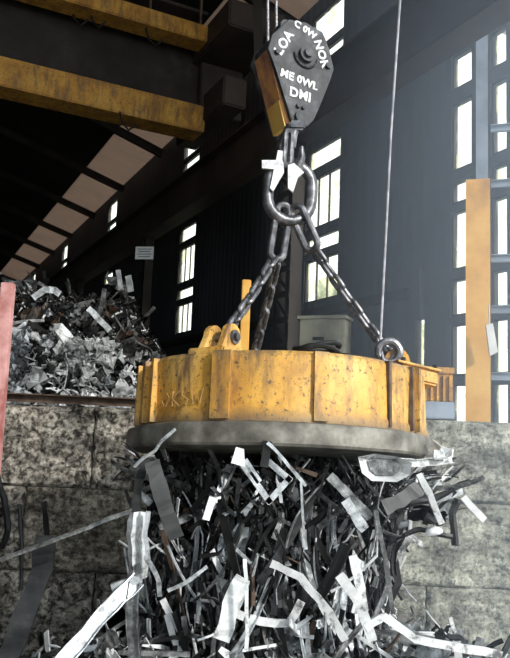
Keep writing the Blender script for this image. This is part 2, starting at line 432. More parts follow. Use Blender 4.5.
girder('walkway', bR + Z1 * .5 + u * .2, .7, .06, 'beam')
bm = new()
for k in range(14):
    c = bR - w * (k * 1.05 + .2) - eo
    sweep(bm, [c + Z1 * .1 - u * .2, c + Z1 * 1.35 - u * .2], rect(.06, .04), n0=w)
for z_ in (.85, 1.3):
    sweep(bm, [bR + Z1 * z_ - u * .2 - eo, bR - w * L_ + Z1 * z_ - u * .2 - eo], rect(.06, .04), n0=u)
ob('guard_rail', bm, 'rust', e)
bm = new()
box(bm, bR - eo + w * .55 - Z1 * .05, (1.2, 2.6, .55), (w, u, Z1), .03)
box(bm, (aR + bR) / 2 + w * .45 + u * .1 - eo, (.95, .2, bR.z - aR.z), (w, u, Z1), .02)
box(bm, aR + w * .0 + Z1 * .1 - eo + w * .2, (.5, 2.6, .6), (w, u, Z1), .03)
ob('end_carriage', bm, 'beam', e)
bm = new()
for (x, y) in ((72, 8), (90, 10), (146, 28), (120, 112), (70, 88)):
    c = P(x, y, 13.0 if y > 60 else 12.6) - eo
    bm = new(); sweep(bm, [c + Vector((0, 0, 0)), c + Vector((.06, -.05, -.22)), c + Vector((.2, -.05, -.38)), c + Vector((.34, -.05, -.25))], circ(.022, 6))
    ob('festoon_cable', bm, 'soot', e)
# second bridge, only its end in view at the top
c = P(190, 3, 16.5)
e2 = empty('overhead_crane', c, 'yellow end of a second crane bridge at the very top, behind the first', 'crane')
bm = new(); box(bm, -w * 1.0 + w * .8, (2.2, .5, .45), (w, u, Z1), .02); ob('girder', bm, 'craneyellow', e2)
bm = new(); box(bm, w * 1.2 - Z1 * .2, (.5, 2, .7), (w, u, Z1), .03); ob('end_carriage', bm, 'beam', e2)
# dark hanger behind the ropes
bm = new(); sweep(bm, [P(257, -40, 11.5), P(259, 82, 11.5)], rect(.16, .16), n0=(0, 1, 0)); tag(ob('hanger_post', bm, 'soot'), 'dark square hanger post behind the hook block ropes', 'post')
# bright diagonal beam top right
bm = new(); sweep(bm, [P(395, -30, 10.2), P(512, 22, 9.2)], isec(.25, .3, .02), n0=Z1)
tag(ob('roof_brace', bm, 'bluegrey'), 'blue-grey roof brace sloping down at the top right corner', 'beam')

# cream cabin and yellow post
c = P(325, 350, 11.2); c.z = 0
e = empty('control_cabin', c, 'cream sheet-metal cabin under the tall window behind the magnet', 'cabin')
axc = (Vector((math.cos(D2R(-22)), math.sin(D2R(-22)), 0)), Vector((math.sin(D2R(22)), math.cos(D2R(22)), 0)), Z1)
bm = new(); box(bm, (0, 0, 3.15), (.74, .42, 1.7), axc, .015); ob('cabin_shell', bm, 'cream', e)
bm = new(); box(bm, Vector((0, 0, 4.02)), (.8, .48, .05), axc); ob('roof', bm, 'cream', e)
bm = new(); box(bm, Vector((-.05, 0, 3.68)) - axc[1] * .215, (.18, .02, .05), axc); ob('vent', bm, 'soot', e)
for i in (-1, 1):
    for j in (-1, 1):
        bm = new(); box(bm, axc[0] * (.32 * i) + axc[1] * (.17 * j) + Z1 * 1.15, (.06, .06, 2.3), axc); ob('leg', bm, 'soot', e)
c = P(244, 350, 9.2); c.z = 0; top = P(245, 280, 9.2).z
bm = new(); box(bm, (0, 0, top / 2), (.12, .08, top), None, .01)
tag(ob('yellow_post', bm, 'columnyellow', loc=c), 'narrow yellow post behind the left lifting chain', 'post')
bm = new()
c = P(428, 300, 8.7); 
# yellow ribbed housing standing on wall
c = P(434, 417, 7.6); c.z = 2.485
e = empty('motor_housing', c, 'yellow ribbed housing on a grey plinth behind the magnet at right', 'machine')
bm = new(); box(bm, (-.03, 0, .09), (.42, .3, .18), None, .01); ob('plinth', bm, 'bluegrey', e)
bm = new(); box(bm, (.0, 0, .33), (.34, .24, .3), None, .01)
for k in range(5): box(bm, (-.13 + .065 * k, -.135, .32), (.025, .04, .26))
ob('ribbed_case', bm, 'yellow2', e)
bm = new(); box(bm, (-.04, 0, .51), (.44, .3, .07), None, .01); ob('lid', bm, 'yellow2', e)

# pink post at the very left
bm = new(); a = P(0, 400, 7.0); h = P(0, 283, 7.0).z
box(bm, (0, 0, h / 2), (.12, .1, h), None, .006); tag(ob('red_post', bm, 'pink', loc=(a.x - .01, a.y - .0, 0)), 'faded pinkish red post at the left edge before the block wall', 'post')

# ------------------------------------------------------------------ concrete block wall
BH, BW, BY, BT = .825, 1.65, 7.25, .8
nthn = ['first', 'second', 'third', 'fourth', 'fifth', 'sixth', 'seventh']
def block(x0, x1, z0, mat):
    bm = new(); nx, nz = max(6, int((x1 - x0) / .03)), 28
    g = .008
    X0, X1, Z0, Z1_ = x0 + g, x1 - g, z0 + g * .6, z0 + BH - g * .6
    cx = (X0 + X1) / 2
    grid = []
    for i in range(nx + 1):
        row = []
        for j in range(nz + 1):
            x = X0 + (X1 - X0) * i / nx; z = Z0 + (Z1_ - Z0) * j / nz
            q = noise.fractal(Vector((x * 3.1, 0, z * 4.2)), .8, 2, 5)
            ed = min(i, nx - i) == 0 or min(j, nz - j) == 0
            y = BY - q * .06 + (.03 if ed else 0)
            row.append(bm.verts.new((x - cx, y - BY, z - z0)))
        grid.append(row)
    for i in range(nx):
        for j in range(nz): bm.faces.new((grid[i][j], grid[i + 1][j], grid[i + 1][j + 1], grid[i][j + 1]))
    back = [bm.verts.new((x - cx, BT, z - z0)) for x, z in ((X0, Z0), (X1, Z0), (X1, Z1_), (X0, Z1_))]
    bm.faces.new(back)
    bm.faces.new([grid[i][0] for i in range(nx + 1)] + [back[1], back[0]])
    bm.faces.new([grid[i][nz] for i in range(nx + 1)] + [back[2], back[3]])
    bm.faces.new([grid[0][j] for j in range(nz + 1)] + [back[3], back[0]])
    bm.faces.new([grid[nx][j] for j in range(nz + 1)] + [back[2], back[1]])
    return ob('concrete_block', bm, mat, smooth=False, loc=(cx, BY, z0))
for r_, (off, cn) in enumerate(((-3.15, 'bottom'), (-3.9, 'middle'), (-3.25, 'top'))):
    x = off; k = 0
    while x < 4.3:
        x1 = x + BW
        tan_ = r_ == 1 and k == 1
        o = block(x, x1, r_ * BH, 'concTan' if tan_ else 'concL' if x < -.4 else 'concR')  # right-hand blocks take the copy with light and haze painted in
        tag(o, ('lighter tan' if tan_ else 'stained brownish' if x < -.4 else 'haze-paled greenish grey') + ' concrete block, %s from the left in the %s course' % (nthn[k], cn), 'concrete block', 'concrete blocks of the retaining wall')
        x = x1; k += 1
bm = new(); sweep(bm, [(-3.2, 7.33, 2.54), (-.9, 7.33, 2.53)], channel_sec(.09, .1, .012), n0=Vector((0, -1, 0)))
tag(ob('steel_channel', bm, 'rust'), 'rusty steel channel lying along the left top of the block wall', 'beam')

# ------------------------------------------------------------------ MAGNET
mc = P(282, 405, 5.0)
mc.z = P(282, 439, 5.0).z           # base of drum (top of shoe)
ZB = mc.z
TILT = Euler((D2R(-6.3), 0, 0))
mag = empty('lifting_magnet', mc, 'large round yellow electromagnet hanging on three chains above the scrap', 'magnet', rot=TILT)
RB, HB = 1.0, .44
bm = new()
lathe(bm, [(0, .02), (RB, .02), (RB, .06), (RB - .012, .08), (RB - .012, HB - .03), (RB - .03, HB - .005), (RB - .06, HB), (.6, HB + .02), (.3, HB + .05), (0, HB + .05)], 120)
bmesh.ops.remove_doubles(bm, verts=bm.verts[:], dist=1e-4)
drum = ob('drum', bm, 'yellow', mag, True)
# dents
for v in drum.data.vertices:
    r_ = math.hypot(v.co.x, v.co.y)
    if r_ > .9:
        q = noise.noise(Vector((v.co.x * 2.5, v.co.y * 2.5, v.co.z * 5))) * .018
        v.co.x *= 1 + q; v.co.y *= 1 + q
bm = new()
lathe(bm, [(0, -.10), (.55, -.10), (.57, -.14), (RB + .0, -.125), (RB + .045, -.12), (RB + .055, -.105), (RB + .055, -.01), (RB + .045, .01), (RB - .02, .025), (0, .025)], 120)
bmesh.ops.remove_doubles(bm, verts=bm.verts[:], dist=1e-4)
shoe = ob('base_ring', bm, 'shoe', mag, True); shoe['label'] = 'grey scuffed steel base ring'
for v in shoe.data.vertices:
    q = noise.noise(Vector((v.co.x * 3, v.co.y * 3, 4))) * .02
    v.co.x *= 1 + q; v.co.y *= 1 + q
def band(a, wd_ang, mat, t=.016, z0=.03, z1=HB - .01, name='strap'):
    bm = new(); a0, a1 = a - wd_ang / 2, a + wd_ang / 2
    lathe(bm, [(RB - .03, z0), (RB + t, z0), (RB + t, z1), (RB - .03, z1)], 6, a0, a1, True)
    return ob(name, bm, mat, mag)
def ang_px(x): return math.asin(max(-1, min(1, (x - 282) / 150)))
band(ang_px(148), .05, 'yellow', .03, name='rib'); band(ang_px(158), .035, 'yellow', .03, name='rib')
band(ang_px(223), .115, 'yellow', .022)
band(ang_px(309), .085, 'yellow', .018); band(ang_px(373), .02, 'rust', .012, name='weld_seam')
band(ang_px(405), .03, 'yellow', .028, name='rib'); band(ang_px(399), .02, 'rust', .012, name='weld_seam')
for k in range(7): band(D2R(105 + 25 * k), .06, 'yellow', .025, name='rib')
for k in range(3): band(D2R(-75 - 24 * k), .06, 'yellow', .025, name='rib')
# chalked scribble on the drum
bm = new()
def on_drum(px, py, off=.006):
    a = ang_px(px); z = (430 - py) / 141.
    r_ = RB + off - .008
    return Vector((r_ * math.sin(a), -r_ * math.cos(a), z))
glyphs = [[(170, 414), (167, 408), (171, 402), (175, 407), (171, 414)], [(178, 401), (178, 414)], [(184, 401), (178, 408), (185, 414)],
          [(193, 402), (188, 401), (187, 405), (193, 409), (191, 414), (186, 413)], [(196, 401), (198, 413), (201, 404), (204, 413), (207, 400)]]
for g in glyphs: sweep(bm, [on_drum(x, y) for x, y in g], rect(.008, .003), n0=(0, -1, 0), fixed=True)
ob('painted_marking', bm, 'stain', mag)
# lugs
LA = {'left': D2R(-31), 'right': D2R(82), 'rear': D2R(198)}
LR = .80
def lug(a, mirror=1, h=.22):
    rad = Vector((math.sin(a), -math.cos(a), 0)); tg = Vector((math.cos(a), math.sin(a), 0))
    c = rad * LR + Z1 * (HB - .02)
    for q in (-1, 1):
        pts = []
        for i in range(9):
            t = PI * i / 8
            pts.append((math.cos(t) * .085, math.sin(t) * .085 + h - .085))
        outl = [(.16, 0)] + pts + [(-.12, 0)]
        poly = [c + rad * x + Z1 * z + tg * (q * .065 - .02) for x, z in outl]
        bm = new(); prism(bm, poly, tg * .04)
        pl_ = ob('lug_plate', bm, 'yellow2', mag)
        bm = new(); cc = c + Z1 * (h - .085) + tg * (q * .09)
        sweep(bm, [cc - tg * .012, cc + tg * .012], circ(.045, 16)); ob('pin_boss', bm, 'chain', pl_)
    bm = new(); cc = c + Z1 * (h - .085)
    sweep(bm, [cc - tg * .12, cc + tg * .12], circ(.025, 12)); ob('lug_pin', bm, 'chain', mag)
    bm = new(); box(bm, c + Z1 * .02, (.36, .26, .05), (rad, tg, Z1), .01); ob('lug_pad', bm, 'yellow2', mag)
    return cc
LP = {k: lug(a) for k, a in LA.items()}
MT = Matrix.Translation(mc) @ TILT.to_matrix().to_4x4()
# cable box at the right of the lid
bm = new(); cbx = Vector((.86, -.28, HB - .01))
axb = (Vector((.95, .3, -.12)).normalized(), Vector((-.3, .95, 0)).normalized(), Z1)
box(bm, cbx, (.3, .2, .1), axb, .015); tbox = ob('terminal_box', bm, 'yellow2', mag)
bm = new(); box(bm, cbx + Vector((0, 0, .056)), (.33, .23, .015), axb, .004); ob('terminal_lid', bm, 'yellow2', tbox)
for i, (x, y) in enumerate(((.12, -.1), (-.12, -.1), (.12, .08))): 
    p = cbx + axb[0] * x + axb[1] * y + Z1 * .068; bm = new(); sweep(bm, [p, p + Z1 * .02], circ(.016, 6)); ob('bolt', bm, 'dark', tbox)
# clutter / cable coil on the lid front
bm = new(); pts = []
for i in range(40):
    t = i / 39 * 2 * PI * 2.2; pts.append(Vector((.18 + .14 * math.cos(t), -.68 + .1 * math.sin(t), HB + .035 + .02 * math.sin(t * 1.7) + .012 * t / 3)))
pts += [Vector((.35, -.7, HB + .03)), Vector((.5, -.62, HB + .03)), Vector((.65, -.5, HB + .03)), Vector((.8, -.36, HB + .04))]
sweep(bm, pts, circ(.017, 8)); cc_ = ob('lead_cable', bm, 'dark', mag, True)

# ------------------------------------------------------------------ rigging
def stadium(L, wd, n=10):
    """closed oval path in local xz-plane, outer length L along z"""
    pts = []; hs = L / 2 - wd / 2
    for i in range(n + 1):
        a = PI * i / n; pts.append((wd / 2 * math.cos(a), hs + wd / 2 * math.sin(a)))
    for i in range(n + 1):
        a = PI + PI * i / n; pts.append((wd / 2 * math.cos(a), -hs + wd / 2 * math.sin(a)))
    return pts
def link_bm(c, d, side, L, wd, r, n=8, sn=8):
    d = Vector(d).normalized(); side = Vector(side); side = (side - d * side.dot(d)).normalized(); nrm = side.cross(d)
    bm = new(); pts = [Vector(c) + side * x + d * z for x, z in stadium(L - 2 * r, wd - 2 * r, n)]
    # drop doubled points
    q = [pts[0]]
    for p in pts[1:]:
        if (p - q[-1]).length > 1e-4: q.append(p)
    if (q[0] - q[-1]).length < 1e-4: q.pop()
    sweep(bm, q, circ(r, sn), closed=True, n0=nrm, fixed=True); return bm
def chain(A_, B_, label, pitch=.105, r=.018):
    A_, B_ = Vector(A_), Vector(B_); L = (B_ - A_).length; n = max(3, round(L / pitch)); p = L / n
    e = empty('lifting_chain', B_, label, 'chain', 'three lifting chains of the magnet')
    d = (A_ - B_).normalized(); s1 = d.cross(Vector((0, 1, 0))).normalized(); s2 = d.cross(s1)
    a1 = (s1 + s2).normalized(); a2 = (s1 - s2).normalized()
    sag = .02
    for i in range(n):
        c = (B_ - B_) + d * (p * (i + .5)) - Z1 * (sag * math.sin(PI * (i + .5) / n))
        ob('link', link_bm(c, d, a1 if i % 2 else a2, p + 2 * r + .012, .085, r), 'chain', e, True)
    return e
def px(x, y, dep=5.0): return P(x, y, dep)
master_c = px(290, 192)
lt = MT @ LP['left']; rt = MT @ LP['right']; bt = MT @ LP['rear']
e = empty('left_sling_link', px(279, 212), 'upright oval link joining the left and rear chains to the large ring', 'link')
e.name = 'sling_link'
ob('oval_link', link_bm(px(280, 232) - e.location, px(285, 200) - px(275, 262), Vector((1, .35, 0)), .46, .155, .026, 10, 10), 'chain', e, True)
e = empty('sling_link', px(302, 212), 'slanting oval link joining the right chain to the large ring', 'link')
ob('oval_link', link_bm(px(304, 228) - e.location, px(292, 200, 4.97) - px(316, 254, 4.97), Vector((1, -.5, .5)), .40, .15, .026, 10, 10), 'chain', e, True)
chain(px(274, 258), lt, 'left lifting chain ending at the lug on the left of the lid')
chain(px(277, 262, 5.04), bt, 'rear lifting chain hanging almost straight down behind the left one')
chain(px(315, 250), rt, 'right lifting chain slanting down to the ringed lug beside the cable')
# end ring on right lug
bm = new(); cR = px(389, 352, 4.85)
n_ = 20
sweep(bm, [cR + Vector((math.cos(2 * PI * i / n_) * .075, 0, math.sin(2 * PI * i / n_) * .075)) for i in range(n_)], circ(.028, 10), closed=True, n0=(0, 1, 0), fixed=True)
tag(ob('shackle_ring', bm, 'chain', smooth=True), 'thick steel ring facing out on the right lug of the magnet', 'ring')
# big master ring
e = empty('master_ring', master_c, 'large dark oval ring hanging on the crane hook', 'ring')
ob('ring', link_bm(Vector((0, 0, 0)), Vector((.03, 0, 1)), Vector((1, .25, 0)), .52, .42, .043, 14, 12), 'chain', e, True)

# hook block
hb = px(296, 75, 5.0)
blk = empty('hook_block', hb, 'dark grey crane hook block with chalked lettering and orange-brown side casing', 'hook block')
yw = D2R(24)
# local axes: fx along the plate, fn = plate normal towards camera, tilted
fx = Vector((math.cos(yw), math.sin(yw), 0)); fn = Vector((math.sin(yw), -math.cos(yw), 0))
k_ = 1 / math.cos(yw)
def HP(x, y, o=0.):
    """point on the front plate (plate plane through hb) shown at this place, moved o towards the camera along the plate normal"""
    d = fwd + RT * ((x - 255) / F) - UP * ((y - 329) / F)
    t = (hb - CAM).dot(fn) / d.dot(fn)
    return CAM + d * t + fn * o - hb
outline = [(289, 19), (306, 22), (323, 32), (330, 50), (334, 69), (331, 78), (322, 101), (314, 120), (308, 126), (300, 128), (294, 125), (291, 119), (284, 95), (277, 72), (268, 48), (272, 34)]
bm = new(); prism(bm, [HP(x, y) for x, y in outline], -fn * .035)
bmesh.ops.bevel(bm, geom=bm.edges[:], offset=.006, segments=1, affect='EDGES'); ob('side_plate', bm, 'blockgrey', blk)
bm = new(); prism(bm, [HP(x, y, -.30) for x, y in outline], -fn * .035); ob('side_plate', bm, 'blockgrey', blk)
inner = [(291, 24), (319, 36), (328, 70), (312, 112), (300, 120), (293, 112), (281, 78), (273, 48)]
bm = new(); prism(bm, [HP(290 + (x - 290) * .96 , 22 + (y - 20) * .98, -.045) for x, y in inner], -fn * .245)
# sheaves (inside)
ob('inner_body', bm, 'soot', blk)
bm = new(); prism(bm, [HP(x, y, -.05) for x, y in ((270, 45), (276, 45), (296, 122), (290, 124))], -fn * .24)
bmesh.ops.bevel(bm, geom=bm.edges[:], offset=.006, segments=1, affect='EDGES'); g = ob('side_casing', bm, 'orange', blk); g['label'] = 'orange-brown casing'
bm = new(); prism(bm, [HP(x, y, -.06) for x, y in ((282, 97), (287, 97), (293, 124), (288.5, 124))], -fn * .2 )
ob('orange_panel', bm, 'columnyellow', blk)
bm = new(); c0 = HP(306, 55); sweep(bm, [c0 - fn * .02, c0 + fn * .03, c0 + fn * .034], circ(.062, 24)); sweep(bm, [c0 + fn * .03, c0 + fn * .06], circ(.035, 16)); ob('sheave_pin', bm, 'blockgrey', blk)
bm = new()
pts = [c0 + fn * .012 + Vector((0, 0, 0)) + fx * (.1 * math.cos(a)) + Z1 * (.1 * math.sin(a)) for a in [PI * 1.0 + PI * .95 * i / 12 for i in range(13)]]
sweep(bm, pts, circ(.008, 6)); ob('keeper_rim', bm, 'steel', blk)
for (x, y, r_) in ((300, 117, .045), (298, 106, .018), (303, 108, .014), (328, 66, .025), (277, 52, .02)):
    bm = new(); p = HP(x, y); sweep(bm, [p - fn * .01, p + fn * .022], circ(r_, 14)); ob('bolt', bm, 'blockgrey', blk)
bm = new()
for x0, x1 in ((291, 24), (280, 41)):
    p = HP(x0, x1, -.15); sweep(bm, [p - fn * .16 + Vector((-.02, 0, 0)), p + fn * .12 + Vector((-.02, 0, 0))], circ(.05, 16))
ob('rope_guard', bm, 'blockgrey', blk)
# lettering in chalk
def text(s, x, y, size, rot, name='chalk_lettering', parent=blk):
    cu = bpy.data.curves.new('t', 'FONT'); cu.body = s; cu.size = size; cu.extrude = .0015; cu.offset = .0035
    cu.align_x = 'CENTER'; cu.align_y = 'CENTER'; cu.resolution_u = 3; cu.space_character = 1.05
    o = bpy.data.objects.new('t', cu); COL.objects.link(o)
    dg = bpy.context.evaluated_depsgraph_get(); me = bpy.data.meshes.new_from_object(o.evaluated_get(dg))
    bpy.data.objects.remove(o)
    for v in me.vertices: v.co += noise.noise_vector(v.co * 35) * .004
    me.materials.clear(); me.materials.append(M['chalk'])
    q = bpy.data.objects.new(name, me); COL.objects.link(q); q.parent = parent
    yv = (Z1 * math.cos(rot) - fx * math.sin(rot)); xv = (fx * math.cos(rot) + Z1 * math.sin(rot))
    p = HP(x, y, .004); mm = Matrix.Identity(4)
    for i in range(3): mm[i][0] = xv[i]; mm[i][1] = yv[i]; mm[i][2] = fn[i]; mm[i][3] = p[i]
    q.matrix_local = mm; return q
text('LOA', 284, 43, .105, D2R(62)); text('C 0W', 305, 30, .075, D2R(-20)); text('NOR', 321, 54, .095, D2R(-68))
text('ME 0WL', 299, 80, .085, D2R(-8)); text('DMI', 300, 95, .1, D2R(-4))

# hook: shank, body, latch
hk = empty('crane_hook', px(292, 140), 'worn crane hook with pale latch holding the large ring', 'hook')
ho = hk.location
bm = new(); sweep(bm, [px(298, 122) - ho, px(293, 134) - ho, px(291, 148) - ho], circ(.036, 12)); box(bm, px(297, 127) - ho, (.12, .1, .07), None, .015)
ob('shank', bm, 'chain', hk, True)
bm = new(); hp = [(291, 146), (284, 153), (275, 163), (272, 176), (277, 189), (288, 196), (300, 193), (307, 182), (307, 171)]
# hook arc stands across the ring
hp3 = [Vector((px(x, y).x * .6 + px(290, y).x * .4, 5.0 + (x - 290) * -.0048, px(x, y - 20).z)) - ho for x, y in hp]
def tp(t): return 1.15 - .1 * t if t < .75 else 1.07 - (t - .75) * 2.6
sweep(bm, hp3, circ(.036, 12), taper=tp); ob('hook_body', bm, 'chain', hk, True)
bm = new()
prism(bm, [px(x, y, 4.9) - ho for x, y in ((262, 160), (276, 160), (278, 150), (283, 151), (284, 172), (273, 191), (270, 188), (274, 169), (262, 168))], (0, .03, 0))
a_ = ob('latch_plate', bm, 'whitepaint', hk); a_['label'] = 'pale L-shaped latch plate'
bm = new()
prism(bm, [px(x, y, 4.9) - ho for x, y in ((288, 165), (294, 163), (304, 172), (298, 177), (293, 192), (288, 188))], (0, .03, 0))
a_ = ob('hook_tip', bm, 'whitepaint', hk); a_['label'] = 'pale pointed hook tip'
bm = link_bm(px(288, 148, 4.93) - ho, Vector((.02, 0, 1)), Vector((1, .6, 0)), .30, .10, .022, 8, 8); ob('swivel_link', bm, 'chain', hk, True)

# ropes
for x0, x1, lab in ((268, 267.5, 'left of the two thin hoist ropes above the hook block'), (276.5, 276, 'right of the two thin hoist ropes above the hook block')):
    bm = new(); a = px(x0, 40, 5.08); b_ = Vector((px(x1, -200, 5.08).x + .0, 5.08, 7.2)); sweep(bm, [px(x0, 42, 5.08), px(x1, -20, 5.08), px(x1 - .3, -190, 5.08)], circ(.011, 8)); tag(ob('hoist_rope', bm, 'rope'), lab, 'rope', 'hoist ropes of the hook block')
bm = new(); pts = [px(404, -190, 4.9), px(400, 0, 4.9), px(391, 130, 4.9), px(385, 250, 4.9), px(380, 345, 4.9), px(384, 362, 4.78), px(396, 365, 4.72)]
sweep(bm, pts, circ(.0095, 8)); tag(ob('power_cable', bm, 'cable', smooth=True), 'long thin pale supply cable hanging down to the right side of the magnet', 'cable')

# ------------------------------------------------------------------ SCRAP
def pick(ws):
    x = R.random() * sum(v for _, v in ws)
    for k, v in ws:
        x -= v
        if x <= 0: return k
    return ws[-1][0]

def rnd(a, b_): return R.uniform(a, b_)
def add(name, bm, mat, loc, label, cat, group=None, kind=None):
    o = ob(name, bm, mat, loc=loc); return tag(o, label, cat, group, kind)
def ribbon_px(name, pts, wd, t, mat, label, cat='scrap metal', sec=None, n0=(0, -1, 0), twist=0., fixed=True):
    """distinct pieces: list of (x, y, depth)"""
    P3 = [P(*p) for p in pts]; o = P3[0]
    Q = []
    for i in range(len(P3) - 1):
        for k in range(5): Q.append(P3[i].lerp(P3[i + 1], k / 5))
    Q.append(P3[-1])
    amp = .012 if len(P3) > 2 else .006
    Q = [q + noise.noise_vector(q * 7) * amp for q in Q]
    ph_ = R.random() * 9
    bm = new(); sweep(bm, [p - o for p in Q], sec or rect(wd * .8, t), n0=n0, fixed=fixed, twist=twist, taper=lambda v: .9 + .22 * noise.noise(Vector((v * 4 + ph_, 0, 0))))
    for v in bm.verts: v.co += noise.noise_vector(v.co * 22 + Vector((ph_, 0, 0))) * min(.007, wd * .1)
    return add(name, bm, mat, o, label, cat)
# distinct pieces of the photo ------------------------------------------------
ribbon_px('steel_plate_strip', [(152, 462, 4.05), (160, 490, 4.0), (168, 515, 4.0), (176, 538, 4.05)], .125, .012, 'platedark', 'wide flat dark grey strip slanting below the left edge of the magnet')
ribbon_px('steel_plate_strip', [(146, 458, 4.2), (140, 480, 4.1), (134, 515, 4.1), (127, 532, 4.1)], .07, .01, 'dark', 'narrow dark strip crossing behind the wide grey strip at left')
ribbon_px('bent_rod', [(134, 467, 3.95), (144, 458, 3.92), (155, 450, 3.9), (163, 440, 3.9), (175, 430, 3.88)], .02, .02, 'galv', 'thin crooked pale rod across the lower left rim of the magnet', sec=circ(.011, 6))
ribbon_px('long_rod', [(-5, 560, 4.4), (60, 535, 4.4), (131, 508, 4.5)], .03, .02, 'steel', 'long straight thin bar reaching from the left edge to the hanging scrap', sec=angle_sec(.028, .006))
ribbon_px('folded_sheet', [(138, 512, 4.1), (137, 535, 4.08), (140, 560, 4.1), (139, 574, 4.15)], .12, .02, 'zinc', 'bright folded white sheet hanging at the left of the scrap', sec=[(0, -.055), (.04, -.02), (.0, .0), (.04, .03), (.0, .065), (.008, .065), (.05, .03), (.012, 0), (.05, -.02), (.008, -.055)])
ribbon_px('curved_strip', [(149, 512, 4.0), (146, 535, 4.0), (149, 560, 4.0), (158, 582, 4.0), (161, 596, 4.02)], .035, .008, 'galv', 'pale curved strip curling below the bright folded sheet')
ribbon_px('steel_tube', [(112, 588, 4.0), (140, 578, 4.0)], .06, .04, 'galv', 'short bright box tube end left of the hanging scrap', sec=rect(.05, .05))
ribbon_px('steel_channel', [(54, 672, 3.7), (95, 624, 3.85), (136, 580, 4.0)], .1, .05, 'dullzinc', 'long bright channel slanting up from the bottom left corner', sec=channel_sec(.09, .045, .006))
ribbon_px('square_tube', [(134, 668, 3.9), (133, 620, 3.95), (134, 583, 4.0)], .06, .04, 'steel', 'upright grey square tube at the bottom left', sec=channel_sec(.07, .04, .006))
ribbon_px('steel_flat_bar', [(118, 652, 4.05), (190, 655, 4.05)], .035, .02, 'steel', 'level grey flat bar along the bottom left')
ribbon_px('steel_flat_bar', [(168, 591, 3.95), (185, 583, 3.95), (206, 566, 3.95)], .028, .01, 'galv', 'pale flat bar pointing up right in the middle left of the hanging scrap')
ribbon_px('steel_plate_strip', [(46, 536, 5.2), (42, 570, 5.1), (24, 615, 5.0), (4, 668, 4.9)], .2, .03, 'dark', 'broad dark plank-like strip leaning at the lower left')
ribbon_px('steel_plate_strip', [(44, 502, 6.9), (48, 545, 6.6)], .07, .02, 'dark', 'short dark upright strip against the block wall at left')
ribbon_px('bent_rod', [(19, 505, 6.9), (22, 545, 6.8), (21, 590, 6.7)], .06, .02, 'dark', 'thin dark upright bar against the block wall at left', sec=circ(.022, 6))
ribbon_px('bent_rod', [(-4, 470, 6.4), (4, 500, 6.3), (8, 530, 6.2), (2, 548, 6.2)], .06, .02, 'dark', 'dark twisted bar at the left edge before the wall', sec=circ(.03, 6))
# white bent frame under the rim
fr = empty('bent_scrap', P(262, 478, 4.0), 'white bent rectangular frame under the middle of the magnet', 'scrap metal'); fo = fr.location
for pts in ([(240, 460), (269, 501)], [(269, 501), (289, 479)], [(289, 479), (270, 463)], [(246, 462), (258, 480)]):
    bm = new(); a_, b_ = [P(x, y, 3.98) - fo for x, y in pts]; ex = (b_ - a_).normalized() * .014; sweep(bm, [a_ - ex, b_ + ex], rect(.034, .015), n0=(0, -1, 0), fixed=True); ob('frame_bar', bm, 'galv', fr)
bm = new(); prism(bm, [P(x, y, 3.97) - fo for x, y in ((236, 447), (244, 449), (245, 467), (231, 463))], (0, .01, 0)); ob('corner_plate', bm, 'whitepaint', fr)
bm = new(); sweep(bm, [P(x, y, 3.93) - fo for x, y in ((268, 441), (264, 467))], rect(.045, .015), n0=(0, -1, 0)); ob('dark_bar', bm, 'dark', fr)
ribbon_px('steel_flat_bar', [(268, 443, 3.9), (285, 460, 3.9), (306, 485, 3.92)], .025, .01, 'galv', 'thin pale bar slanting down right beside the white bent frame')
ribbon_px('steel_flat_bar', [(301, 482, 3.9), (304, 538, 3.92)], .018, .008, 'galv', 'thin upright pale bar right of the white bent frame')
# white tray
tr_ = P(382, 470, 4.0)
bm = new()
ol = [(358, 457), (375, 454), (398, 457), (412, 463), (410, 475), (397, 482), (372, 481), (362, 473)]
q0 = [P(x, y, 4.0) - tr_ for x, y in ol]; cq = sum(q0, Vector()) / len(q0)
q1 = [cq + (p - cq) * .62 + Vector((0, .05, 0)) for p in q0]
va = [bm.verts.new(p) for p in q0]; vb = [bm.verts.new(p) for p in q1]; vc = [bm.verts.new(p + Vector((0, .02, 0))) for p in q0]; vd = [bm.verts.new(p + Vector((0, .02, 0))) for p in q1]
for i in range(8):
    j = (i + 1) % 8; bm.faces.new((va[i], va[j], vb[j], vb[i])); bm.faces.new((vc[i], vd[i], vd[j], vc[j])); bm.faces.new((va[i], vc[i], vc[j], va[j]))
bm.faces.new(vb); bm.faces.new(vd[::-1])
trayo = add('metal_tray', bm, 'zinc', tr_, 'shallow white dented tray under the right part of the magnet', 'tray')
q2 = [cq + (p - cq) * .6 + Vector((0, .035, 0)) for p in q0]
bm = new(); prism(bm, q2, (0, .008, 0)); dn = ob('tray_floor', bm, 'steel', trayo)
